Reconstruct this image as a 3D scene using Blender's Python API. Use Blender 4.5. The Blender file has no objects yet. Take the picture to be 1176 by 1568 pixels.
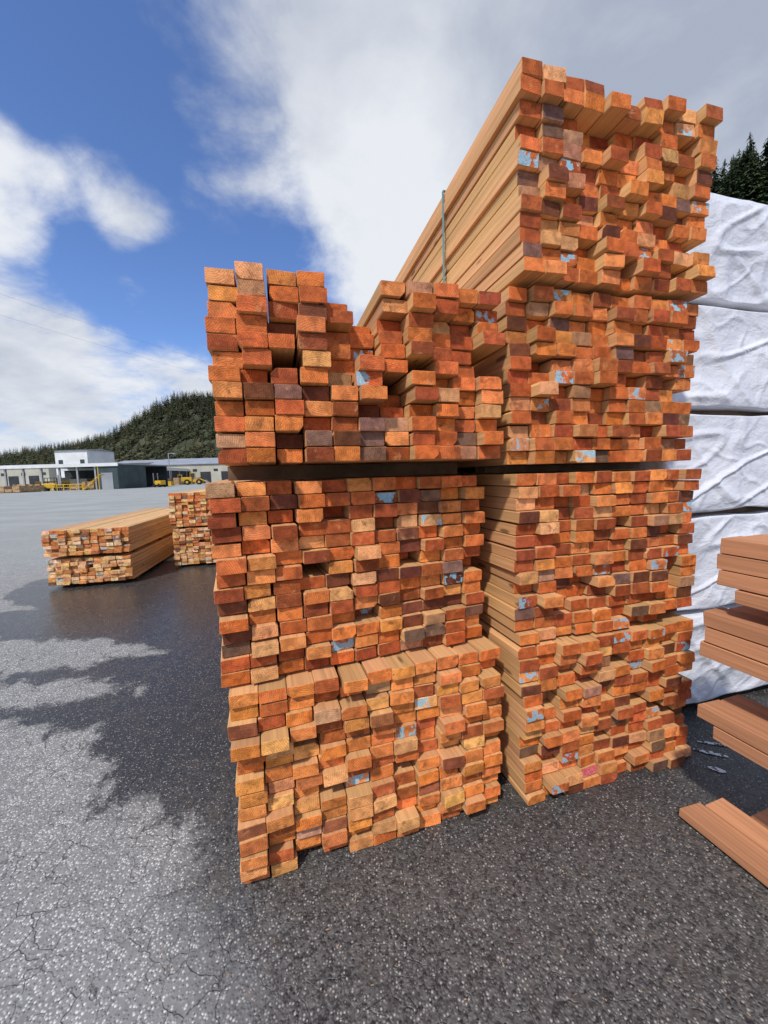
import bpy, math, random
import numpy as np
from mathutils import Vector, Matrix, noise as mn
rnd = random.Random(7)
sc = bpy.context.scene
sc.view_settings.view_transform = 'Standard'
sc.view_settings.look = 'None'
sc.view_settings.exposure = 0

# ---------------------------------------------------------------- helpers
class NT:
    def __init__(s, tree): s.t = tree; s.n = tree.nodes; s.l = tree.links
    def new(s, typ, **kw):
        n = s.n.new(typ)
        for k, v in kw.items(): setattr(n, k, v)
        return n
    def put(s, sock, v):
        if isinstance(v, bpy.types.NodeSocket): s.l.new(v, sock)
        elif v is not None:
            if sock.type == 'RGBA' and len(v) == 3: v = (*v, 1)
            sock.default_value = v
    def m(s, op, a, b=None, c=None, clamp=False):
        n = s.new('ShaderNodeMath', operation=op, use_clamp=clamp)
        s.put(n.inputs[0], a)
        if b is not None: s.put(n.inputs[1], b)
        if c is not None: s.put(n.inputs[2], c)
        return n.outputs[0]
    def v(s, op, a, b=None, out=0):
        n = s.new('ShaderNodeVectorMath', operation=op)
        s.put(n.inputs[0], a)
        if b is not None: s.put(n.inputs[1], b)
        return n.outputs[out]
    def scale(s, a, f):
        n = s.new('ShaderNodeVectorMath', operation='SCALE')
        s.put(n.inputs[0], a); s.put(n.inputs['Scale'], f); return n.outputs[0]
    def mix(s, f, a, b, mode='MIX'):
        n = s.new('ShaderNodeMix', data_type='RGBA', blend_type=mode)
        s.put(n.inputs[0], f); s.put(n.inputs[6], a); s.put(n.inputs[7], b)
        return n.outputs[2]
    def mixf(s, f, a, b):
        n = s.new('ShaderNodeMix', data_type='FLOAT')
        s.put(n.inputs[0], f); s.put(n.inputs[2], a); s.put(n.inputs[3], b)
        return n.outputs[0]
    def ss(s, x, lo, hi, a=0.0, b=1.0):
        n = s.new('ShaderNodeMapRange', interpolation_type='SMOOTHSTEP')
        s.put(n.inputs[0], x); s.put(n.inputs[1], lo); s.put(n.inputs[2], hi)
        s.put(n.inputs[3], a); s.put(n.inputs[4], b)
        return n.outputs[0]
    def noise(s, vec, scale, detail=4, rough=.55, dist=0, out='Fac'):
        n = s.new('ShaderNodeTexNoise')
        s.put(n.inputs['Vector'], vec); n.inputs['Scale'].default_value = scale
        n.inputs['Detail'].default_value = detail; n.inputs['Roughness'].default_value = rough
        n.inputs['Distortion'].default_value = dist
        return n.outputs[out]
    def vor(s, vec, scale, feature='F1', out='Distance'):
        n = s.new('ShaderNodeTexVoronoi', feature=feature)
        s.put(n.inputs['Vector'], vec); n.inputs['Scale'].default_value = scale
        return n.outputs[out]
    def sep(s, v):
        n = s.new('ShaderNodeSeparateXYZ'); s.put(n.inputs[0], v); return n.outputs
    def comb(s, x, y, z):
        n = s.new('ShaderNodeCombineXYZ')
        s.put(n.inputs[0], x); s.put(n.inputs[1], y); s.put(n.inputs[2], z); return n.outputs[0]
    def attr(s, name, out='Fac'):
        n = s.new('ShaderNodeAttribute', attribute_name=name); return n.outputs[out]
    def bump(s, h, strength, dist):
        n = s.new('ShaderNodeBump'); s.put(n.inputs['Height'], h)
        n.inputs['Strength'].default_value = strength; n.inputs['Distance'].default_value = dist
        return n.outputs[0]

def newmat(name):
    m = bpy.data.materials.new(name); m.use_nodes = True
    nt = NT(m.node_tree); b = m.node_tree.nodes['Principled BSDF']
    return m, nt, b

def simple(name, col, rough=.7, var=.15, scale=2.0, metal=0.0, spec=.3):
    m, n, b = newmat(name)
    pos = n.new('ShaderNodeNewGeometry').outputs['Position']
    f = n.noise(pos, scale, 3, .6)
    lo = tuple(c*(1-var) for c in col); hi = tuple(min(1, c*(1+var)) for c in col)
    n.put(b.inputs['Base Color'], n.mix(n.ss(f, .3, .7), lo, hi))
    b.inputs['Roughness'].default_value = rough
    b.inputs['Metallic'].default_value = metal
    b.inputs['Specular IOR Level'].default_value = spec
    return m

def link(o, parent=None):
    sc.collection.objects.link(o)
    if parent: o.parent = parent
    return o
def empty(name, loc=(0, 0, 0), rz=0.0):
    e = bpy.data.objects.new(name, None); e.location = loc; e.rotation_euler = (0, 0, rz)
    e.empty_display_size = .2
    return link(e)
def meshobj(name, verts, faces, mat=None, parent=None, smooth=False):
    me = bpy.data.meshes.new(name); me.from_pydata([tuple(v) for v in verts], [], faces); me.update()
    if mat: me.materials.append(mat)
    if smooth: me.polygons.foreach_set('use_smooth', [True]*len(me.polygons))
    return link(bpy.data.objects.new(name, me), parent)

BF = [(0,3,2,1),(4,5,6,7),(0,1,5,4),(1,2,6,5),(2,3,7,6),(3,0,4,7)]
def boxgeo(x0, x1, y0, y1, z0, z1, bv=0.0):
    v = [(x0,y0,z0),(x1,y0,z0),(x1,y1,z0),(x0,y1,z0),(x0,y0,z1),(x1,y0,z1),(x1,y1,z1),(x0,y1,z1)]
    return v, list(BF)
def cyl(x, y, z, r, h, axis='z', n=16, r2=None):
    if r2 is None: r2 = r
    vs = []
    for k, (rr, t) in enumerate(((r, 0), (r2, h))):
        for i in range(n):
            a = 2*math.pi*i/n; c, s_ = math.cos(a)*rr, math.sin(a)*rr
            if axis == 'z': vs.append((x+c, y+s_, z+t))
            elif axis == 'y': vs.append((x+c, y+t, z+s_))
            else: vs.append((x+t, y+c, z+s_))
    fs = [(i, (i+1) % n, n+(i+1) % n, n+i) for i in range(n)] + [tuple(range(n))[::-1], tuple(range(n, 2*n))]
    return vs, fs
def merge(gl):
    V, F = [], []
    for v, f in gl:
        o = len(V); V += list(v); F += [tuple(i+o for i in q) for q in f]
    return V, F
def part(parent, name, gl, mat, bevel=0.0):
    v, f = merge(gl)
    o = meshobj(name, v, f, mat, parent)
    if bevel:
        md = o.modifiers.new('b', 'BEVEL'); md.width = bevel; md.segments = 2; md.limit_method = 'ANGLE'
    return o

# ---------------------------------------------------------------- camera
cd = bpy.data.cameras.new('camera'); cam = bpy.data.objects.new('camera', cd); link(cam)
p = math.radians(5.6); r = .028
R0 = Vector((1, 0, 0)); U0 = Vector((0, math.sin(p), math.cos(p))); F0 = Vector((0, math.cos(p), -math.sin(p)))
Rv = math.cos(r)*R0 - math.sin(r)*U0; Uv = math.sin(r)*R0 + math.cos(r)*U0
M = Matrix((Rv, Uv, -F0)).transposed().to_4x4(); M.translation = Vector((0, 0, 1.4))
cam.matrix_world = M
cd.sensor_fit = 'VERTICAL'; cd.sensor_height = 24; cd.lens = 24*589/1568
cd.clip_start = .05; cd.clip_end = 6000
sc.camera = cam

# ---------------------------------------------------------------- sun + sky
sd = Vector((-.40, -.76, 1.02)).normalized()
ld = bpy.data.lights.new('sun', 'SUN'); ld.energy = 3.5; ld.angle = math.radians(3.0); ld.color = (1, .95, .89)
sun = bpy.data.objects.new('sun', ld); sun.rotation_euler = sd.to_track_quat('Z', 'Y').to_euler(); link(sun)

w = bpy.data.worlds.new('World'); sc.world = w; w.use_nodes = True
n = NT(w.node_tree); n.n.clear()
sky = n.new('ShaderNodeTexSky', sky_type='NISHITA'); sky.sun_disc = False
sky.sun_elevation = math.asin(sd.z); sky.sun_rotation = math.atan2(sd.x, sd.y)
sky.air_density = 1.0; sky.dust_density = .4; sky.ozone_density = 3.5
skyc = n.mix(1.0, sky.outputs[0], (.88, 1.0, 1.28), 'MULTIPLY')
bg1 = n.new('ShaderNodeBackground'); n.put(bg1.inputs[0], skyc); bg1.inputs[1].default_value = .14
D = n.v('NORMALIZE', n.new('ShaderNodeTexCoord').outputs['Generated'])
x, y, z = n.sep(D)
zz = n.m('ADD', n.m('MAXIMUM', z, 0.0), .28)
P = n.comb(n.m('DIVIDE', x, zz), n.m('DIVIDE', y, zz), n.m('MULTIPLY', z, .6))
def blob(c, cosr, wgt):
    c = Vector(c).normalized()
    d = n.v('DOT_PRODUCT', D, tuple(c), out=1)
    return n.m('MULTIPLY', n.ss(d, cosr, 1.0), wgt)
bias = n.ss(z, .36, .19, 0, .28)
for c, cr, wg in [((.74, 1.02, 1.04), .76, .74), ((.00, 1.087, .84), .984, .30), ((.06, 1.06, .54), .970, .24),
                  ((-.99, 1.08, .77), .9930, .50), ((-.70, 1.079, .75), .9940, .36), ((-.60, 1.07, .62), .995, .14),
                  ((-.93, 1.05, .42), .990, .20), ((-.33, 1.116, 1.22), .960, .13), ((-.36, 1.1, .80), .985, .10),
                  ((-.84, 1.06, .62), .993, -.16), ((-.62, 1.08, 1.0), .970, -.12), ((-.40, 1.05, .47), .985, -.22),
                  ((-.66, 1.05, .50), .992, -.14), ((-.9, 1.08, 1.05), .97, -.12), ((-.20, 1.07, .58), .988, -.08)]:
    bias = n.m('ADD', bias, blob(c, cr, wg))
n1 = n.noise(P, 3.8, 6, .60, .2)
n3 = n.noise(n.v('MULTIPLY', n.v('ADD', P, (7.1, 2.7, .4)), (1.0, .7, 1.0)), 1.9, 2, .55, .1)
dens = n.m('ADD', n.m('ADD', n.m('MULTIPLY', n1, .92), n.m('MULTIPLY', n3, .12)), bias)
cover = n.ss(dens, .46, .86)
back = n.ss(y, .1, -.5)
cover = n.m('MAXIMUM', cover, n.m('MULTIPLY', back, .45))
g = n.m('ADD', n.ss(n3, .36, .62, .12, .52), n.m('MULTIPLY', blob((.70, 1.0, 1.2), .74, 1.0), .60))
g = n.m('ADD', g, n.m('MULTIPLY', n.m('SUBTRACT', n1, .5), -1.3))
g = n.m('SUBTRACT', g, n.m('ADD', blob((-.97, 1.08, .78), .985, .5), blob((.01, 1.087, .72), .96, .60)), clamp=True)
ccol = n.mix(g, (.90, .93, .98), (.44, .495, .61))
bg2 = n.new('ShaderNodeBackground'); n.put(bg2.inputs[0], ccol); bg2.inputs[1].default_value = .93
ms = n.new('ShaderNodeMixShader'); n.put(ms.inputs[0], n.m('MULTIPLY', cover, .97))
n.l.new(bg1.outputs[0], ms.inputs[1]); n.l.new(bg2.outputs[0], ms.inputs[2])
wo = n.new('ShaderNodeOutputWorld'); n.l.new(ms.outputs[0], wo.inputs[0])

# ---------------------------------------------------------------- wood material
def wood_mat(name):
    m, n, b = newmat(name)
    loc = n.attr('loc', 'Vector'); col = n.attr('bcol', 'Color'); sidec = n.attr('scol', 'Color')
    endm = n.attr('endm'); paint = n.attr('paint')
    lx, ly, lz = n.sep(loc)
    mott = n.noise(loc, 26, 2, .6, .2); fine = n.noise(loc, 260, 1, .6)
    rad = n.m('SQRT', n.m('ADD', n.m('MULTIPLY', lx, lx), n.m('MULTIPLY', lz, lz)))
    ring = n.m('SINE', n.m('MULTIPLY', n.m('ADD', rad, n.m('MULTIPLY', mott, .012)), 950))
    f = n.m('ADD', .66, n.m('MULTIPLY', n.ss(mott, .3, .7), .50))
    f = n.m('MULTIPLY', f, n.m('ADD', 1.0, n.m('MULTIPLY', ring, .15)))
    f = n.m('MULTIPLY', f, n.m('ADD', .64, n.m('MULTIPLY', fine, .72)))
    ec = n.mix(1.0, col, n.comb(f, f, f), 'MULTIPLY')
    low = n.noise(n.v('ADD', loc, (5, 3, 1)), 19, 4, .7, .4)
    ec = n.mix(n.ss(low, .60, .73, 0, .38), ec, (.80, .40, .18))
    ec = n.mix(n.ss(low, .45, .31, 0, .62), ec, (.17, .045, .018))
    pm = n.ss(n.noise(n.v('ADD', loc, (2, 2, 8)), 26, 2, .6, .3), .51, .56)
    pc = n.mix(n.ss(paint, 1.4, 1.6), (.22, .55, .68), (.85, .10, .13))
    pc = n.mix(n.ss(fine, .52, .68, 0, .6), pc, (.80, .84, .84))
    pmk = n.mixf(n.ss(paint, 1.4, 1.6), n.m('MULTIPLY', pm, n.ss(paint, .3, .6, 0, .8)), .9)
    ec = n.mix(pmk, ec, pc)
    gr = n.noise(n.v('MULTIPLY', loc, (60, 1.6, 60)), 1.0, 4, .65, .6)
    s_ = n.m('ADD', .42, n.m('MULTIPLY', gr, 1.12))
    kn = n.vor(n.v('MULTIPLY', loc, (11, 2.6, 11)), 1.0)
    s_ = n.m('MULTIPLY', s_, n.ss(kn, .07, .13, .35, 1))
    scn = n.mix(1.0, sidec, n.comb(s_, s_, s_), 'MULTIPLY')
    n.put(b.inputs['Base Color'], n.mix(endm, scn, ec))
    b.inputs['Roughness'].default_value = .75; b.inputs['Specular IOR Level'].default_value = .2
    hh = n.mixf(endm, n.m('MULTIPLY', gr, .4), n.m('ADD', n.m('MULTIPLY', fine, .5), n.m('MULTIPLY', low, 1.3)))
    n.put(b.inputs['Normal'], n.bump(hh, .75, .0035))
    return m
WOOD = wood_mat('sawn_redwood')

PAL = [((.72, .190, .044), 30), ((.58, .130, .033), 28), ((.82, .27, .072), 17), ((.40, .090, .028), 18),
       ((.84, .38, .14), 7), ((.20, .060, .028), 9), ((.22, .11, .07), 4), ((.50, .24, .12), 5)]
PAL_TAN = [((.80, .46, .20), 30), ((.72, .31, .10), 20), ((.60, .22, .07), 10), ((.85, .56, .30), 18), ((.25, .12, .06), 6)]
PAL_Y = [((.86, .29, .072), 30), ((.78, .22, .052), 28), ((.88, .40, .13), 16), ((.55, .14, .04), 14), ((.35, .11, .045), 6), ((.58, .30, .16), 4)]
def pick(pal, rg):
    t = rg.uniform(0, sum(wt for _, wt in pal))
    for c, wt in pal:
        t -= wt
        if t <= 0: break
    k = rg.uniform(.78, 1.18)
    return (c[0]*k*rg.uniform(.95, 1.05), c[1]*k*rg.uniform(.88, 1.12), c[2]*k*rg.uniform(.85, 1.2))

def boards_obj(name, boards, mat, parent=None):
    V, F, LOC, EM, BC, SC_, PT = [], [], [], [], [], [], []
    for bd in boards:
        rg = bd['rg']; w_, h_, L = bd['w'], bd['h'], bd['L']
        O = Vector(bd['O']); U, Vv, W = bd['U'], bd['V'], bd['W']
        c = [rg.uniform(.0010, .0030) for _ in range(4)]
        if rg.random() < .14: c[rg.randrange(4)] = rg.uniform(.006, .018)
        k0, k1, k2, k3 = c
        j = lambda: rg.uniform(-.0008, .0008)
        pts = [(k0, 0), (w_-k1, 0), (w_, k1), (w_, h_-k2), (w_-k2, h_), (k3, h_), (0, h_-k3), (0, k0)]
        tx, tz = rg.gauss(0, .04), rg.gauss(0, .06)
        px, pz, sy = rg.uniform(-.09, .05), rg.choice([-1, 1])*rg.uniform(.01, .07), rg.uniform(0, 40)
        b0 = len(V)
        for (ins, yy) in ((.0012, 0.0), (0.0, .0015), (0.0, L)):
            for (a, q) in pts:
                a2 = a + (ins if a < w_/2 else -ins); q2 = q + (ins if q < h_/2 else -ins)
                yo = yy + (tx*(a-w_/2)+tz*(q-h_/2) if yy < .1 else 0)
                if yy < .1: a2 += j(); q2 += j()
                V.append(O + U*a2 + Vv*yo + W*q2)
                LOC.append((a2+px, yo+sy, q2+pz))
        fr = list(range(b0, b0+8)); md = list(range(b0+8, b0+16)); bk = list(range(b0+16, b0+24))
        fs = [tuple(fr)]
        for i in range(8):
            k = (i+1) % 8
            fs.append((fr[k], fr[i], md[i], md[k]))
        for i in range(8):
            k = (i+1) % 8
            fs.append((md[k], md[i], bk[i], bk[k]))
        fs.append(tuple(bk[::-1]))
        F += fs
        EM += [1.0]+[.8]*8+[0.0]*8+[1.0]
        BC += [(*bd['col'], 1)]*18; SC_ += [(*bd['scol'], 1)]*18
        PT += [bd['paint']] + [0.0]*17
    me = bpy.data.meshes.new(name); me.from_pydata([tuple(v) for v in V], [], F); me.update()
    a = me.attributes.new('loc', 'FLOAT_VECTOR', 'POINT'); a.data.foreach_set('vector', np.array(LOC, dtype=np.float32).ravel())
    for nm, dat in (('endm', EM), ('paint', PT)):
        a = me.attributes.new(nm, 'FLOAT', 'FACE'); a.data.foreach_set('value', np.array(dat, dtype=np.float32))
    for nm, dat in (('bcol', BC), ('scol', SC_)):
        a = me.attributes.new(nm, 'FLOAT_COLOR', 'FACE'); a.data.foreach_set('color', np.array(dat, dtype=np.float32).ravel())
    me.materials.append(mat)
    return link(bpy.data.objects.new(name, me), parent)

def bundle(name, parent, org, ang, cols, rows, cp, rp, L, seed, sig=.012, pal=PAL, lower=None, scol=(.60, .33, .14),
           bigp=.06, paintp=.05, shift=None, pink=None, colsig=.007, vlean=0.0, extra=None, dim=1.0, hole=.012):
    rg = random.Random(seed); a = math.radians(ang)
    U0_, V0_ = Vector((math.cos(a), math.sin(a), 0)), Vector((-math.sin(a), math.cos(a), 0))
    bl = []; lower = lower or {}
    coloff = [rg.gauss(0, colsig) for _ in range(cols)]
    for rr in range(rows):
        rowx = rg.gauss(0, .005); rowy = rg.gauss(0, .004)
        dx, dy = (shift[rr] if shift and rr in shift else (0, 0))
        for cc in range(cols):
            if rr >= rows-lower.get(cc, 0): continue
            off = coloff[cc]+rowy+rg.gauss(0, sig)
            q = rg.random()
            if q < bigp: off += rg.uniform(.03, .08)
            elif q < bigp*1.5: off -= rg.uniform(.015, .035)
            elif q > 1-hole and 1 < rr < rows-1: off += .25
            off = max(off, -.045)
            if rr >= rows-2 or cc == 0: off = min(off, .035)
            if extra: off += extra.get((rr, cc), 0)
            yaw = rg.gauss(0, .006)
            U = Vector((math.cos(a+yaw), math.sin(a+yaw), 0)); V = Vector((-math.sin(a+yaw*.15), math.cos(a+yaw*.15), 0))
            roll = rg.gauss(0, .009)
            W = (Vector((0, 0, 1))+U*roll).normalized(); U = (U-Vector((0, 0, 1))*roll).normalized()
            wv = cp-.0015-abs(rg.gauss(0, .0038)); hv = rp-.0014-abs(rg.gauss(0, .0028))
            O = Vector(org)+U0_*(cc*cp+rowx+dx+vlean*rr+rg.gauss(0, .0006))+V0_*(off+dy)+Vector((0, 0, rr*rp))
            k = rg.uniform(.82, 1.15)
            pt = 1.0 if rg.random() < paintp else 0.0
            if pink and (rr, cc) == pink: pt = 2.0
            cl = pick(pal, rg); cl = tuple(q*dim for q in cl)
            bl.append(dict(O=O, U=U, V=V, W=W, w=wv, h=hv, L=L+rg.uniform(-.05, .05), col=cl,
                           scol=(scol[0]*k, scol[1]*k*rg.uniform(.93, 1.05), scol[2]*k), paint=pt, rg=rg))
    return boards_obj(name, bl, WOOD, parent)

DARKW = simple('weathered_sticker_wood', (.16, .10, .06), .8, .3, 8)
def stickers(parent, name, org, ang, width, z0, z1, L, ns=4, inset=.25):
    a = math.radians(ang); U = Vector((math.cos(a), math.sin(a), 0)); V = Vector((-math.sin(a), math.cos(a), 0))
    gl = []
    for i in range(ns):
        s0 = inset+(L-2*inset)*i/(ns-1)
        vs = []
        for zq in (z0, z1):
            for (uu, vv) in ((0.02, s0), (width-.02, s0), (width-.02, s0+.09), (.02, s0+.09)):
                q = Vector(org)+U*uu+V*vv; vs.append((q.x, q.y, zq))
        gl.append((vs, list(BF)))
    part(parent, name, gl, DARKW)

LL = 4.9
# left stack
st = empty('lumber_stack')
bundle('bundle_bottom', st, (-.517, 1.185, .004), 17.3, 11, 14, .0930, .0495, LL, 11, .016, PAL_Y, bigp=.05, colsig=.010, paintp=.03)
bundle('bundle_middle', st, (-.552, 1.215, .704), 21.3, 11, 14, .0930, .0490, LL, 12, .012, PAL, paintp=.04, colsig=.006)
stickers(st, 'stickers', (-.52, 1.2, 0), 18, 1.0, 1.392, 1.445, LL)
ex = {}
for rr in range(7, 12):
    for cc, q in ((4, .05), (5, .10), (6, .01)): ex[(rr, cc)] = q
bundle('bundle_top', st, (-.505, 1.18, 1.447), 15.5, 11, 12, .0895, .0490, LL, 113, .018, PAL, lower={4: 1, 5: 2},
       bigp=.16, paintp=.05, colsig=.012, extra=ex, hole=.03)
# right stack
st2 = empty('lumber_stack')
bundle('bundle_bottom', st2, (.562, 1.475, .004), 16, 10, 14, .0930, .0492, LL, 21, .013, PAL, paintp=.10, pink=(1, 3), vlean=-.003, dim=.95)
bundle('bundle_lower_middle', st2, (.520, 1.50, .700), 15.5, 10, 14, .0940, .0492, LL, 22, .013, PAL, paintp=.08, dim=.95)
stickers(st2, 'stickers', (.51, 1.5, 0), 15.5, .93, 1.392, 1.422, LL)
bundle('bundle_upper_middle', st2, (.498, 1.505, 1.424), 14.8, 10, 13, .0925, .0518, LL, 23, .014, PAL, paintp=.11, dim=.84)
bundle('bundle_top', st2, (.520, 1.482, 2.118), 14.5, 10, 13, .0895, .0527, LL, 124, .013, PAL, lower={4: 1, 5: 1}, paintp=.07, bigp=.10,
       shift={11: (-.012, -.03), 12: (-.014, -.03)}, scol=(.70, .40, .17), dim=.93)
STRAP = simple('green_strapping', (.16, .30, .27), .4, .1, 5, 0, .5)
a = math.radians(14.5); U = Vector((math.cos(a), math.sin(a), 0)); V = Vector((-math.sin(a), math.cos(a), 0))
def strap(parent, org, s0, width, z0, z1):
    gl = []
    o = Vector(org)+V*s0
    def q(u0, u1, za, zb):
        vs = []
        for zq in (za, zb):
            for (uu, vv) in ((u0, 0), (u1, 0), (u1, .016), (u0, .016)):
                t = o+U*uu+V*vv; vs.append((t.x, t.y, zq))
        gl.append((vs, list(BF)))
    q(-.024, -.021, z0, z1); q(width+.010, width+.013, z0, z1); q(-.024, width+.013, z1, z1+.003)
    part(parent, 'strap', gl, STRAP)
strap(st2, (.520, 1.482, 0), .62, .90, 2.10, 2.808)
strap(st2, (.520, 1.482, 0), 3.9, .90, 2.10, 2.808)

# background stacks
st3 = empty('lumber_stack')
stickers(st3, 'stickers', (-4.47, 5.0, 0), 13, .98, .005, .05, 3.9)
bundle('bundle_bottom', st3, (-4.47, 4.99, .052), 13, 11, 7, .0915, .049, 3.9, 31, .012, PAL_TAN, scol=(.66, .40, .19), paintp=.08, bigp=.02)
stickers(st3, 'stickers_upper', (-4.47, 5.0, 0), 13, .98, .398, .440, 3.9)
bundle('bundle_top', st3, (-4.47, 4.97, .442), 13, 11, 7, .0915, .049, 3.9, 32, .014, PAL_TAN+[((.62, .2, .06), 40)], scol=(.64, .38, .18), bigp=.03)
st4 = empty('lumber_stack')
stickers(st4, 'stickers', (-3.36, 6.06, 0), 14, .98, .005, .04, 3.9)
bundle('bundle_bottom', st4, (-3.36, 6.05, .042), 14, 11, 12, .0915, .049, 3.9, 33, .014, PAL_TAN, scol=(.72, .46, .22), paintp=.06)
bundle('bundle_top', st4, (-3.38, 6.04, .66), 14, 11, 11, .0915, .049, 3.9, 34, .014, PAL_TAN+[((.62, .2, .06), 50)], scol=(.72, .46, .22))

# near pile at the right, running past the viewer
st5 = empty('lumber_pile')
dirV = Vector((.30, -.954, 0)).normalized()
right = Vector((.954, .30, 0)).normalized(); dirU = -right
bl = []; rg = random.Random(5)
corner = Vector((1.14, 1.40, 0))
def lay(ztop, thick, offs, wd=.105):
    for i, of in enumerate(offs):
        left = corner+right*(i*(wd+.004))+dirV*of
        org = left+right*wd
        Uq = dirU
        if Uq.cross(dirV).z < 0:
            org = left; Uq = right
        k = rg.uniform(.78, 1.05)
        bl.append(dict(O=(org.x, org.y, ztop-thick), U=Uq, V=dirV, W=Vector((0, 0, 1)), w=wd, h=thick-.0035, L=2.8,
                       col=(.55*k, .26*k, .12*k), scol=(.55*k, .26*k, .13*k), paint=0.0, rg=rg))
lay(1.150, .056, [.085, .09, .10, .12]); lay(1.094, .056, [.080, .10, .09, .13]); lay(1.038, .056, [.084, .08, .10, .12])
lay(.980, .050, [.14, .16, .15, .15])
lay(.876, .058, [.045, .06, .05, .07]); lay(.818, .058, [.050, .05, .08, .06]); lay(.760, .058, [.040, .05, .05, .06])
lay(.515, .050, [.045, .05, .16, .12]); lay(.463, .050, [.10, .08, .11, .12])
lay(.052, .046, [.0, .02, .11, .14])
boards_obj('boards', bl, WOOD, st5)
gl = []
for s0 in (.75, 2.2):
    for (za, zb) in ((.054, .411), (.517, .700), (.878, .928)):
        vs = []
        for zq in (za, zb):
            for (uu, vv) in ((0.0, s0), (.43, s0), (.43, s0+.09), (0.0, s0+.09)):
                t = corner+right*uu+dirV*vv; vs.append((t.x, t.y, zq))
        gl.append((vs, list(BF)))
part(st5, 'cross_blocks', gl, DARKW)

# ---------------------------------------------------------------- wrapped bundles
m, n, b = newmat('white_lumber_wrap'); WRAP = m
pos = n.new('ShaderNodeNewGeometry').outputs['Position']
wr = n.noise(n.v('MULTIPLY', pos, (1, 1, 1.4)), 8, 4, .65, .3)
n.put(b.inputs['Base Color'], n.mix(n.ss(n.noise(pos, 3, 3, .6), .42, .72), (.72, .735, .78), (.60, .62, .67)))
b.inputs['Roughness'].default_value = .45; b.inputs['Specular IOR Level'].default_value = .4
n.put(b.inputs['Normal'], n.bump(wr, .55, .025))
def wrapped(parent, name, org, ang, wd, ht, L, seed):
    N = 260; a = math.radians(ang); U = Vector((math.cos(a), math.sin(a), 0)); V = Vector((-math.sin(a), math.cos(a), 0))
    per = 2*(wd+ht); ring = []
    for i in range(N):
        s_ = per*i/N
        if s_ < wd: q = (s_, 0)
        elif s_ < wd+ht: q = (wd, s_-wd)
        elif s_ < 2*wd+ht: q = (wd-(s_-wd-ht), ht)
        else: q = (0, ht-(s_-2*wd-ht))
        ring.append(q)
    V_, F_ = [], []
    st_ = []
    for k in range(40): st_.append((k/40*.985, 0.0))
    st_ += [(.985, .001), (.993, .005), (1.0, .02)]
    y_ = .06
    while y_ < L: st_.append((1.0, y_)); y_ += .09
    for (s_, yy) in st_:
        for (u_, w_) in ring:
            uu = wd/2+(u_-wd/2)*s_; ww = ht/2+(w_-ht/2)*s_
            P_ = Vector((uu, yy, ww+seed*3.3))
            # draped sheet: broad billows and straight diagonal pull creases
            fold = 1-abs(mn.noise(Vector((uu*3.4+ww*2.8, ww*1.3-uu*.6, seed*2.7))))*6
            fold2 = 1-abs(mn.noise(Vector((uu*2.1-ww*4.4, ww*1.6+uu*.8, seed*1.9+5))))*7
            fold3 = 1-abs(mn.noise(Vector((uu*5.1-ww*1.4, ww*6.0+uu*1.5, seed*1.3+9))))*7
            d = max(0, fold)*.012+max(0, fold2)*.012+max(0, fold3)*.005+mn.noise(P_*2.6)*.024+mn.noise(P_*8)*.004
            edge = min(1, (1-s_)*5+.15) if yy < .01 else .25
            yo = yy-d*edge if yy <= .02 else yy
            du = dw = 0
            if s_ >= .98:
                e = mn.noise(P_*4)*.014
                if u_ <= 1e-4 or u_ >= wd-1e-4: du = (e if u_ > 0 else -e)
                if w_ <= 1e-4 or w_ >= ht-1e-4: dw = e
            t = Vector(org)+U*(uu+du)+V*yo
            V_.append((t.x, t.y, org[2]+ww+dw))
    for k in range(len(st_)-1):
        for i in range(N):
            j = (i+1) % N
            F_.append((k*N+i, k*N+j, (k+1)*N+j, (k+1)*N+i))
    last = (len(st_)-1)*N; F_.append(tuple(range(last, last+N)))
    return meshobj(name, V_, F_, WRAP, parent, True)
st6 = empty('wrapped_lumber_stack')
for i in range(5):
    off = [(0, 0), (.015, .01), (-.01, -.01), (.01, .0), (0, .02)][i]
    wrapped(st6, 'wrapped_bundle_%d' % (i+1), (1.47+off[0], 2.01+off[1], .045+i*.553), 15, 1.25, .518, 4.9, i)
    stickers(st6, 'stickers_%d' % (i+1), (1.47, 2.03, 0), 15, 1.25, .004+i*.553 if i == 0 else .012+i*.553, .046+i*.553, 4.9, 5, .06)

# ---------------------------------------------------------------- ground
def lines(lo, hi, step, lo2, hi2):
    L = list(np.arange(lo, hi+1e-6, step)); s_ = step; q = hi
    while q < hi2: s_ *= 1.25; q += s_; L.append(q)
    s_ = step; q = lo
    while q > lo2: s_ *= 1.25; q -= s_; L.insert(0, q)
    return np.array(L)
gx = lines(-7, 3.5, .06, -3000, 3000); gy = lines(-1.5, 9, .06, -1500, 4000)
X, Y = np.meshgrid(gx, gy); nx, ny = len(gx), len(gy)
poly = np.array([(-.36, .60), (-.47, 1.00), (-.70, 1.12), (-.82, 1.46), (-1.30, 1.53), (-1.46, 1.88), (-1.72, 2.08), (-2.20, 2.10),
                 (-2.45, 2.24), (-2.05, 2.34), (-1.70, 2.44), (-2.0, 2.60), (-2.7, 2.60), (-2.9, 2.74), (-2.3, 2.86), (-1.85, 3.05), (-2.6, 3.34), (-3.7, 3.42),
                 (-4.5, 3.75), (-4.6, 4.05), (-3.9, 4.2), (-4.7, 4.65), (-5.2, 5.4), (-4.6, 6.0), (-4.0, 6.4), (-3.3, 7.4), (3, 12), (8, 10), (8, -4), (-.2, -4), (-.15, .2)])
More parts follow.
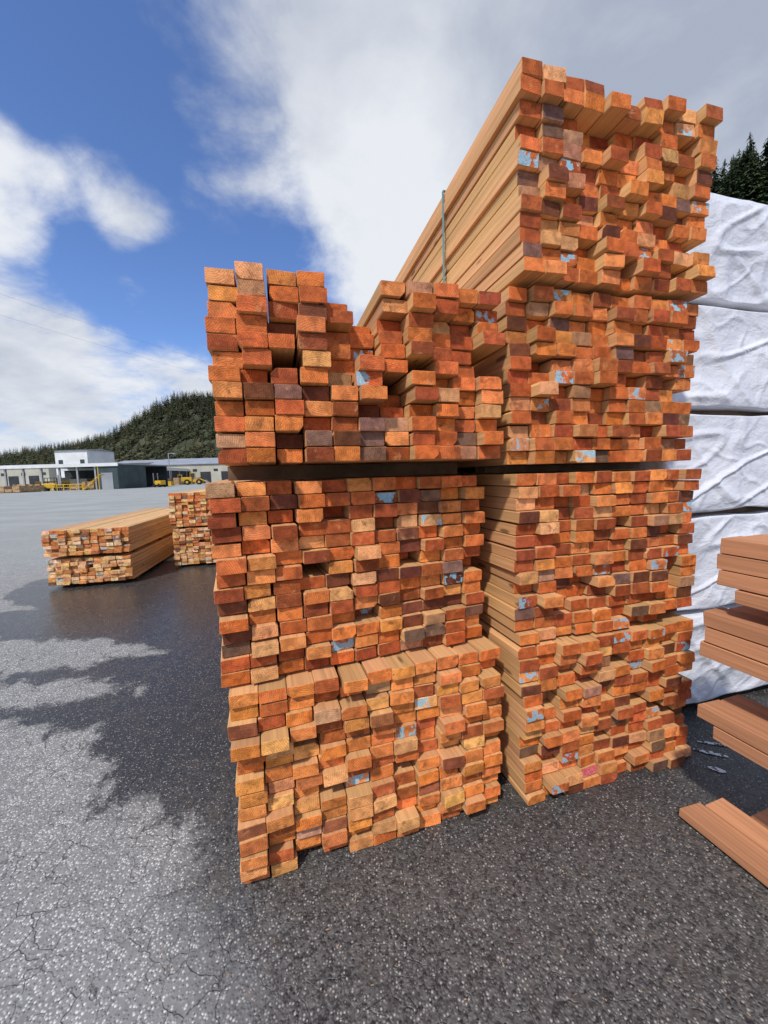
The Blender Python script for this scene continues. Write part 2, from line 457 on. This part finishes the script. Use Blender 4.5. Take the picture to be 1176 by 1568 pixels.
def sdf(px, py, poly):
    d = np.full(px.shape, 1e9); ins = np.zeros(px.shape, bool); N = len(poly)
    for i in range(N):
        a_, b_ = poly[i], poly[(i+1) % N]; e = b_-a_
        wx, wy = px-a_[0], py-a_[1]; t = np.clip((wx*e[0]+wy*e[1])/(e@e), 0, 1)
        d = np.minimum(d, (wx-e[0]*t)**2+(wy-e[1]*t)**2)
        c = ((a_[1] > py) != (b_[1] > py)) & (px < (b_[0]-a_[0])*(py-a_[1])/((b_[1]-a_[1]) if b_[1] != a_[1] else 1e-9)+a_[0])
        ins ^= c
    return np.where(ins, 1, -1)*np.sqrt(d)
wet = np.clip(sdf(X, Y, poly), -2, 2).astype(np.float32)
me = bpy.data.meshes.new('asphalt_ground')
verts = np.stack([X.ravel(), Y.ravel(), np.zeros(X.size)], 1)
idx = np.arange(nx*ny).reshape(ny, nx)
faces = np.stack([idx[:-1, :-1].ravel(), idx[:-1, 1:].ravel(), idx[1:, 1:].ravel(), idx[1:, :-1].ravel()], 1)
me.from_pydata(verts.tolist(), [], faces.tolist()); me.update()
at = me.attributes.new('wet', 'FLOAT', 'POINT'); at.data.foreach_set('value', wet.ravel())
m, n, b = newmat('asphalt')
pos = n.new('ShaderNodeNewGeometry').outputs['Position']
wetv = n.attr('wet')
nn = n.noise(pos, 3.4, 6, .68, .4); nf = n.noise(pos, 60, 1, .6)
px_, py_, pz_ = n.sep(pos)
soft = n.ss(py_, 1.0, 1.5, .20, .045)
nw = n.m('ADD', n.m('ADD', wetv, n.m('MULTIPLY', n.m('SUBTRACT', nn, .5), .62)), n.m('MULTIPLY', n.m('SUBTRACT', nf, .5), .12))
wm = n.ss(nw, n.m('MULTIPLY', soft, -1), soft)
agg = n.new('ShaderNodeTexVoronoi'); n.put(agg.inputs['Vector'], pos); agg.inputs['Scale'].default_value = 115
ac, ac2, _c = n.sep(agg.outputs['Color']); ad = agg.outputs['Distance']
big2 = n.noise(pos, 7, 3, .6)
stone = n.m('MULTIPLY', n.ss(ac, .30, .95), n.ss(ad, .60, .35))
dry = n.mix(n.m('ADD', n.m('MULTIPLY', stone, .85), n.m('MULTIPLY', nf, .38), clamp=True), (.15, .152, .145), (.60, .60, .57))
k = n.m('ADD', .60, n.m('MULTIPLY', n.m('ADD', nn, big2), .42)); dry = n.mix(1.0, dry, n.comb(k, k, k), 'MULTIPLY')
far_ = n.mix(n.ss(n.noise(n.v('MULTIPLY', pos, (.5, .8, 1)), .5, 4, .65), .35, .7), (.31, .325, .30), (.40, .415, .38))
dry = n.mix(n.ss(py_, 3.0, 14, 0, .8), dry, far_)
wst = n.m('MULTIPLY', n.ss(ac, .62, 1.0), n.ss(ad, .50, .25))
lite = n.ss(py_, 1.9, 1.0, .08, .32)     # foreground has dried a little
wc = n.mix(n.m('ADD', n.m('MULTIPLY', wst, .95), n.m('MULTIPLY', ac2, lite), clamp=True), (.022, .022, .022), (.36, .35, .32))
wc = n.mix(n.ss(big2, .50, .72, 0, .45), wc, (.085, .075, .062))
crv = n.v('ADD', pos, n.scale(n.noise(pos, 14, 2, .6, 0, 'Color'), .07))
cr = n.new('ShaderNodeTexVoronoi', feature='DISTANCE_TO_EDGE')
n.put(cr.inputs['Vector'], crv); cr.inputs['Scale'].default_value = 10
crm = n.m('MULTIPLY', n.ss(cr.outputs['Distance'], .004, .024, 1, 0), n.ss(nn, .40, .58, .2, 1))
crm = n.m('MULTIPLY', crm, n.ss(py_, 8, 3))
dry = n.mix(n.m('MULTIPLY', crm, .70), dry, (.04, .04, .037))
n.put(b.inputs['Base Color'], n.mix(wm, dry, wc))
wr_ = n.m('ADD', n.ss(py_, 1.0, 3.0, .50, .20), n.m('MULTIPLY', big2, .18))
n.put(b.inputs['Roughness'], n.mixf(wm, .88, wr_))
n.put(b.inputs['Specular IOR Level'], n.mixf(wm, .25, .65))
hgt = n.m('SUBTRACT', n.ss(ad, .6, .1), n.m('MULTIPLY', crm, 1.2))
hgt = n.m('MULTIPLY', hgt, n.mixf(wm, 1.0, n.ss(py_, 1.2, 4.0, .8, .14)))
n.put(b.inputs['Normal'], n.bump(hgt, .7, .0035))
me.materials.append(m)
link(bpy.data.objects.new('asphalt_ground', me))

m, n, b = newmat('worn_white_paint')
pos = n.new('ShaderNodeNewGeometry').outputs['Position']
n.put(b.inputs['Base Color'], n.mix(n.ss(n.noise(pos, 45, 3, .7), .45, .54), (.05, .05, .05), (.72, .72, .70))); b.inputs['Roughness'].default_value = .7
def strip(x0, y0, x1, y1, wd, rg):
    a_, b_ = Vector((x0, y0, 0)), Vector((x1, y1, 0)); t = (b_-a_).normalized(); s_ = Vector((-t.y, t.x, 0))
    N = 8; vs = []
    for i in range(N+1):
        q = a_.lerp(b_, i/N); e = .3+.7*math.sin(math.pi*min(max(i/N, .03), .97))
        vs.append(q+s_*wd*e*rg.uniform(.35, .6)); vs.append(q-s_*wd*e*rg.uniform(.35, .6))
    return [(v.x, v.y, .004) for v in vs], [(2*i+1, 2*i+3, 2*i+2, 2*i) for i in range(N)]
rg = random.Random(3)
part(None, 'painted_ground_mark', [strip(1.50, 1.78, 1.62, 1.72, .03, rg), strip(1.47, 1.66, 1.53, 1.63, .03, rg), strip(1.56, 1.83, 1.70, 1.79, .02, rg),
     strip(.655, 1.30, .675, 1.31, .014, rg), strip(.70, 1.345, .715, 1.335, .010, rg)], m)
CR = simple('wood_crumb', (.36, .24, .14), .8, .4, 60)
gl = []
for i in range(320):
    cx, cy = rg.uniform(-.9, 2.0), rg.uniform(.7, 1.9)
    L_, W_, H_, an = rg.uniform(.003, .011), rg.uniform(.0012, .003), rg.uniform(.001, .003), rg.uniform(0, 6.28)
    vs, fs = boxgeo(-L_/2, L_/2, -W_/2, W_/2, .0005, H_)
    gl.append(([(cx+x_*math.cos(an)-y_*math.sin(an), cy+x_*math.sin(an)+y_*math.cos(an), z_) for x_, y_, z_ in vs], fs))
part(None, 'wood_chip_litter', gl, CR)

# ---------------------------------------------------------------- conifers
def conifer_mesh(name, seed, h, whorls, nb, segs, mats):
    rg = random.Random(seed); V_, F_, MI = [], [], []
    tv, tf = cyl(0, 0, 0, h*.018, h*.97, 'z', 6, h*.002); V_ += tv; F_ += tf; MI += [0]*len(tf)
    for k in range(whorls):
        t = k/(whorls-1); zb = h*(.10+.89*t); R = h*.19*(1-t)**.8*rg.uniform(.7, 1.2)+h*.006
        for j in range(nb):
            if rg.random() < .14: continue
            an = rg.uniform(0, 6.283); L_ = R*rg.uniform(.6, 1.15); dr = rg.uniform(.15, .5)
            d = Vector((math.cos(an), math.sin(an), 0)); s_ = Vector((-d.y, d.x, 0))
            z0 = zb+rg.uniform(-.01, .01)*h
            for q in range(segs):
                f0 = q/segs; f1 = min(1, (q+1.3)/segs)
                w0 = L_*.26*(1-f0*.75)
                p0 = d*L_*f0+Vector((0, 0, z0-dr*L_*f0*f0)); p1 = d*L_*f1+Vector((0, 0, z0-dr*L_*f1*f1-.02*h*rg.random()))
                sd_ = rg.uniform(-.35, .35)
                o = len(V_)
                V_ += [p0, p1+s_*w0*(1+sd_)-Vector((0, 0, w0*.55)), p1+d*L_*.05, p1-s_*w0*(1-sd_)-Vector((0, 0, w0*.55))]
                F_ += [(o, o+1, o+2), (o, o+2, o+3)]; c_ = 1 if rg.random() < .6 else 2; MI += [c_, c_]
    me = bpy.data.meshes.new(name); me.from_pydata([tuple(v) for v in V_], [], F_); me.update()
    for mt in mats: me.materials.append(mt)
    me.polygons.foreach_set('material_index', MI)
    return me
BARK = simple('bark', (.10, .065, .045), .9, .3, 1)
def leaf(name, c):
    m, n, b = newmat(name); oi = n.new('ShaderNodeObjectInfo').outputs['Random']
    n.put(b.inputs['Base Color'], n.mix(oi, tuple(q*.55 for q in c), tuple(q*1.45 for q in c)))
    b.inputs['Roughness'].default_value = .85; b.inputs['Specular IOR Level'].default_value = .1
    return m
G1 = leaf('needles_dark', (.030, .052, .024)); G2 = leaf('needles_light', (.066, .092, .038))
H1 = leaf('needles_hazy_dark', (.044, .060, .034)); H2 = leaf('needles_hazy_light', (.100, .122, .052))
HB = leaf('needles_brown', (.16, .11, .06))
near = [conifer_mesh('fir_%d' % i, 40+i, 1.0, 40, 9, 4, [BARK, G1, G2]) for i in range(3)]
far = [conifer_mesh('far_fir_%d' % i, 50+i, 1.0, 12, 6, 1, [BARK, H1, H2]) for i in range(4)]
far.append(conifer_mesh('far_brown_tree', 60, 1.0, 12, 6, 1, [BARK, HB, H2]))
def terrain(name, xs, ys, H, mat):
    V_, F_ = [], []
    for yy in ys:
        for xx in xs: V_.append((xx, yy, H(xx, yy)))
    nx_ = len(xs)
    for j in range(len(ys)-1):
        for i in range(nx_-1):
            o = j*nx_+i; F_.append((o, o+1, o+nx_+1, o+nx_))
    return meshobj(name, V_, F_, mat, None, True)
def sst(t): t = min(1, max(0, t)); return t*t*(3-2*t)
RX = [-1100, -800, -640, -600, -486, -430, -384, -345, -311, -241, -150, 0, 200, 500]
RZ = [15, 18, 21, 25, 44, 52, 68, 88, 105, 118, 122, 105, 80, 60]
def Hf(xx, yy):
    return -1+float(np.interp(xx, RX, RZ))*sst((yy-360)/240)*(1+.12*mn.noise(Vector((xx*.012, yy*.012, 0))))-max(0, yy-640)*.1
FF = simple('forest_floor', (.06, .065, .035), .95, .3, .05)
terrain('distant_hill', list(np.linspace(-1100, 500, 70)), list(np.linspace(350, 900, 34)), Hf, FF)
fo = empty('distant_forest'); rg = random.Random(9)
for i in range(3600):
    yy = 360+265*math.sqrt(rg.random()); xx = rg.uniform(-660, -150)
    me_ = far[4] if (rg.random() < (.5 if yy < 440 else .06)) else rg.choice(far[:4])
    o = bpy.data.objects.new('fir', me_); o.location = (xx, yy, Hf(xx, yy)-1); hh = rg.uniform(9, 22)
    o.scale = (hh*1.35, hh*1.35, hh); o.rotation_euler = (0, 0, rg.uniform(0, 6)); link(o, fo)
def Hn(xx, yy):
    d = xx-.50*yy
    return -.5+36*sst((d+1)/26)*sst((yy-24)/36)+2*mn.noise(Vector((xx*.05, yy*.05, 0)))
terrain('wooded_hillside', list(np.linspace(8, 170, 50)), list(np.linspace(24, 150, 40)), Hn, FF)
nf_ = empty('hillside_forest')
for i in range(620):
    yy = rg.uniform(54, 105); xx = yy*.60+rg.uniform(4, 50)
    o = bpy.data.objects.new('fir', rg.choice(near)); o.location = (xx, yy, Hn(xx, yy)-.5); hh = rg.uniform(9, 15)
    o.scale = (hh*1.2, hh*1.2, hh); o.rotation_euler = (rg.gauss(0, .02), rg.gauss(0, .02), rg.uniform(0, 6)); link(o, nf_)

# ---------------------------------------------------------------- mill buildings
WHT = simple('white_metal', (.70, .71, .70), .5, .08, .5); BEI = simple('beige_cladding', (.46, .44, .36), .6, .1, .3)
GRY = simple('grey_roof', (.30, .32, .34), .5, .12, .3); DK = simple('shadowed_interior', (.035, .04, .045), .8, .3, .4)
DG = simple('dark_green_cladding', (.05, .075, .08), .6, .2, .5); YEL = simple('yellow_paint', (.66, .40, .03), .45, .1, 1)
RUB = simple('rubber', (.02, .02, .02), .8, .2, 4); STL = simple('galvanised_steel', (.40, .41, .42), .45, .1, 2, .5)
LOG = simple('stacked_timber', (.40, .26, .14), .8, .35, 2.5); GLS = simple('dark_glass', (.03, .04, .05), .1, .1, 1, 0, .6)
BX = lambda *q: boxgeo(*q)
sh = empty('open_mill_shed')
part(sh, 'roof', [BX(-74, -51.2, 75, 92, 4.75, 5.0)], GRY); part(sh, 'fascia', [BX(-74.1, -51.1, 74.8, 74.99, 4.45, 5.08)], WHT)
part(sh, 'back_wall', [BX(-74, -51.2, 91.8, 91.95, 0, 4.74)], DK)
part(sh, 'posts', [BX(xq, xq+.3, 75.2, 75.5, 0, 4.74) for xq in np.linspace(-73.5, -56, 6)], STL)
part(sh, 'enclosed_bay', [BX(-55.4, -51.4, 75.1, 84, 0, 4.73)], DG)
part(sh, 'bay_door', [BX(-54.6, -52.4, 75.02, 75.095, 0, 3.2)], GRY)
part(sh, 'conveyor', [BX(-72, -57, 80, 82, 1.5, 1.9)]+[BX(xq, xq+.2, 80, 80.2, 0, 1.5) for xq in np.linspace(-71, -58, 8)], YEL)
part(sh, 'machines', [BX(-70, -67, 83, 86, 0, 2.6), BX(-64, -60.5, 79, 82, 0, 2.2), BX(-66.5, -65, 77, 79, 0, 1.6)], BEI)
part(sh, 'timber_racks', [BX(xq, xq+2.3, 76.5, 79, .2, rg.uniform(.9, 1.7)) for xq in (-73.3, -70.3, -62.5, -59.6)], LOG)
pl = empty('guard_rail')
gl = []
for xq in np.linspace(-63, -56.8, 6): gl.append(BX(xq, xq+.12, 73, 73.12, 0, 1.1))
gl += [BX(-63, -56.6, 73, 73.1, 1.1, 1.22), BX(-63, -56.6, 73, 73.1, .55, .65)]
part(pl, 'rails', gl, YEL)
stp = empty('access_stair')
part(stp, 'stair', [BX(-56.2+.3*i, -55.8+.3*i, 72, 73, .25*i, .25*i+.12) for i in range(12)]+[BX(-53.0, -52.9, 72, 72.1, 0, 4.2), BX(-56.2, -56.1, 72, 72.1, 0, 1.2)], YEL)
lg = empty('long_mill_building')
def obl(x0, y0, x1, y1, wd, z0, z1):
    a_, b_ = Vector((x0, y0, 0)), Vector((x1, y1, 0)); t = (b_-a_).normalized(); s_ = Vector((-t.y, t.x, 0))*wd
    c = [a_, b_, b_+s_, a_+s_]
    vs = [(q.x, q.y, z0) for q in c]+[(q.x, q.y, z1) for q in c]
    return vs, list(BF)
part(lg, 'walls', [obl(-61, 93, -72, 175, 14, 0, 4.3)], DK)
part(lg, 'fascia', [obl(-60.6, 92.8, -71.6, 175, 15, 4.3, 4.9)], WHT)
part(lg, 'roof', [obl(-60.8, 93, -71.8, 174, 14.6, 4.91, 5.1)], GRY)
gl = []
for i in range(14):
    f = i/13; gl.append(obl(-60.7-11*f, 92+82*f, -60.75-11*f, 92.4+82*f, .3, 0, 4.3))
part(lg, 'columns', gl, STL)
part(lg, 'stacked_units', [obl(-57-10*f, 95+70*f, -57.3-10*f, 98+70*f, 1.5, 0, rg.uniform(1.0, 2.2)) for f in np.linspace(0, 1, 9)], LOG)
part(lg, 'yellow_bins', [obl(-54-10*f, 90+60*f, -54.3-10*f, 92+60*f, 1.5, 0, rg.uniform(.8, 1.5)) for f in (.05, .2, .45, .7)], YEL)
def gabled(name, x0, x1, y0, y1, ze, zr, wall, roof, doors=2):
    e = empty(name)
    part(e, 'walls', [BX(x0, x1, y0, y1, 0, ze)], wall)
    o_ = .5
    vs = [(x0-o_, y0-o_, ze), (x1+o_, y0-o_, ze), (x1+o_, y1, ze), (x0-o_, y1, ze), (x0-o_, (y0+y1)/2, zr), (x1+o_, (y0+y1)/2, zr)]
    meshobj('roof', vs, [(0, 1, 5, 4), (2, 3, 4, 5), (1, 2, 5), (3, 0, 4), (0, 3, 2, 1)], roof, e)
    wq = (x1-x0)/(doors*2+1)
    part(e, 'doors', [BX(x0+wq*(2*i+1), x0+wq*(2*i+2), y0-.06, y0-.01, 0, ze*.6) for i in range(doors)], DK)
    part(e, 'windows', [BX(x0+wq*(2*i+.3), x0+wq*(2*i+.7), y0-.06, y0-.01, ze*.62, ze*.75) for i in range(doors+1)], GLS)
    return e
gabled('white_mill_building', -101, -91, 120, 132, 11.4, 12.0, WHT, GRY, 1)
gabled('beige_warehouse', -104, -88, 150, 165, 8.4, 9.8, BEI, GRY, 3)
gabled('beige_warehouse', -80, -48, 132, 155, 6.6, 9.2, BEI, GRY, 4)
gabled('beige_warehouse', -136, -112, 130, 150, 7.0, 8.4, BEI, GRY, 3)
lp = empty('yard_lamp'); part(lp, 'pole', [cyl(-60.5, 110, 0, .12, 9, 'z', 8), BX(-60.5, -58.8, 109.9, 110.1, 8.9, 9.05)], STL); part(lp, 'head', [BX(-59.2, -58.4, 109.8, 110.2, 8.75, 8.9)], GRY)
# overhead line crossing the yard
def cable(pa, pb, sag, rr=.009, N=24):
    pa, pb = Vector(pa), Vector(pb); vs, fs = [], []
    for i in range(N+1):
        t = i/N; c = pa.lerp(pb, t)-Vector((0, 0, sag*4*t*(1-t)))
        for dx, dz in ((-rr, 0), (0, rr), (rr, 0), (0, -rr)): vs.append((c.x+dx, c.y, c.z+dz))
    for i in range(N):
        for k in range(4): fs.append((4*i+k, 4*i+(k+1) % 4, 4*i+4+(k+1) % 4, 4*i+4+k))
    return vs, fs
CBL = simple('cable_sheath', (.14, .15, .17), .7, .1, 1)
pwl = empty('power_line')
part(pwl, 'cables', [cable((-60, 20, 26.6), (-20, 107, 24.6), 1.3), cable((-60, 20, 24.0), (-20, 107, 22.0), 1.3)], CBL)
part(pwl, 'poles', [cyl(-60, 20, 0, .2, 27.2, 'z', 10, .13), cyl(-20, 107, 0, .2, 25.2, 'z', 10, .13)], BARK)
def loader(name, loc, rz, s_=1.0):
    e = empty(name, loc, rz); e.scale = (s_,)*3
    part(e, 'wheels', [cyl(xq, yq, .75, .75, .5, 'y', 20) for xq in (-1.5, 1.5) for yq in (-1.3, .8)], RUB)
    part(e, 'hubs', [cyl(xq, yq, .75, .32, .54, 'y', 12) for xq in (-1.5, 1.5) for yq in (-1.32, .78)], YEL)
    part(e, 'rear_body', [BX(-2.9, -.3, -.75, .75, .9, 2.1)], YEL, .12)
    part(e, 'front_frame', [BX(-.2, 2.0, -.5, .5, .7, 1.4)], YEL, .08)
    part(e, 'cab_frame', [BX(-.75, .55, -.7, .7, 3.15, 3.32)]+[BX(a_, a_+.1, b_, b_+.1, 2.1, 3.15) for a_ in (-.72, .42) for b_ in (-.68, .58)], YEL)
    part(e, 'cab_glass', [BX(-.66, .46, -.6, .6, 2.0, 3.14)], GLS)
    vs = [(1.6, -.5, 1.5), (1.6, .5, 1.5), (3.2, -.5, .7), (3.2, .5, .7), (1.6, -.5, 1.8), (1.6, .5, 1.8), (3.2, -.5, 1.0), (3.2, .5, 1.0)]
    meshobj('lift_arms', vs, [(0, 1, 3, 2), (4, 6, 7, 5), (0, 2, 6, 4), (1, 5, 7, 3), (0, 4, 5, 1), (2, 3, 7, 6)], YEL, e)
    vs = []
    for yq in (-1.4, 1.4): vs += [(3.2, yq, 1.3), (3.2, yq, .5), (3.5, yq, .15), (4.4, yq, .1)]
    meshobj('bucket', vs, [(0, 1, 5, 4), (1, 2, 6, 5), (2, 3, 7, 6), (0, 1, 2, 3), (4, 7, 6, 5)], STL, e)
loader('wheel_loader', (-53, 108, 0), math.radians(20)); loader('wheel_loader', (-62, 118, 0), math.radians(200), .9)
def forklift(name, loc, rz):
    e = empty(name, loc, rz)
    part(e, 'wheels', [cyl(xq, yq, .4, .4, .3, 'y', 16) for xq in (-.9, .9) for yq in (-.75, .45)], RUB)
    part(e, 'body', [BX(-1.4, .8, -.6, .6, .5, 1.4)], YEL, .1)
    part(e, 'overhead_guard', [BX(-.9, .7, -.55, .55, 2.4, 2.5)]+[BX(a_, a_+.08, b_, b_+.08, 1.4, 2.4) for a_ in (-.88, .6) for b_ in (-.53, .45)], RUB)
    part(e, 'mast', [BX(1.2, 1.35, b_, b_+.12, .1, 3.0) for b_ in (-.5, .38)], STL)
    part(e, 'forks', [BX(1.35, 2.6, b_, b_+.12, .15, .22) for b_ in (-.4, .28)], STL)
forklift('forklift', (-63, 73.5, 0), .3); forklift('forklift', (-47.5, 82, 0), 2.6)
for (xq, yq, hq) in ((-66, 66, 1.4), (-70.5, 67, 1.0), (-33.5, 86, 1.2)):
    e = empty('yard_lumber_pile')
    part(e, 'timber', [BX(xq+i*1.3, xq+i*1.3+1.15, yq, yq+5, .1+k*.55, .6+k*.55) for i in range(3) for k in range(max(1, int(hq/.55)-(i == 1)))], LOG)
    part(e, 'bearers', [BX(xq, xq+3.8, yq+q, yq+q+.15, 0, .1) for q in (.5, 4)], DARKW)
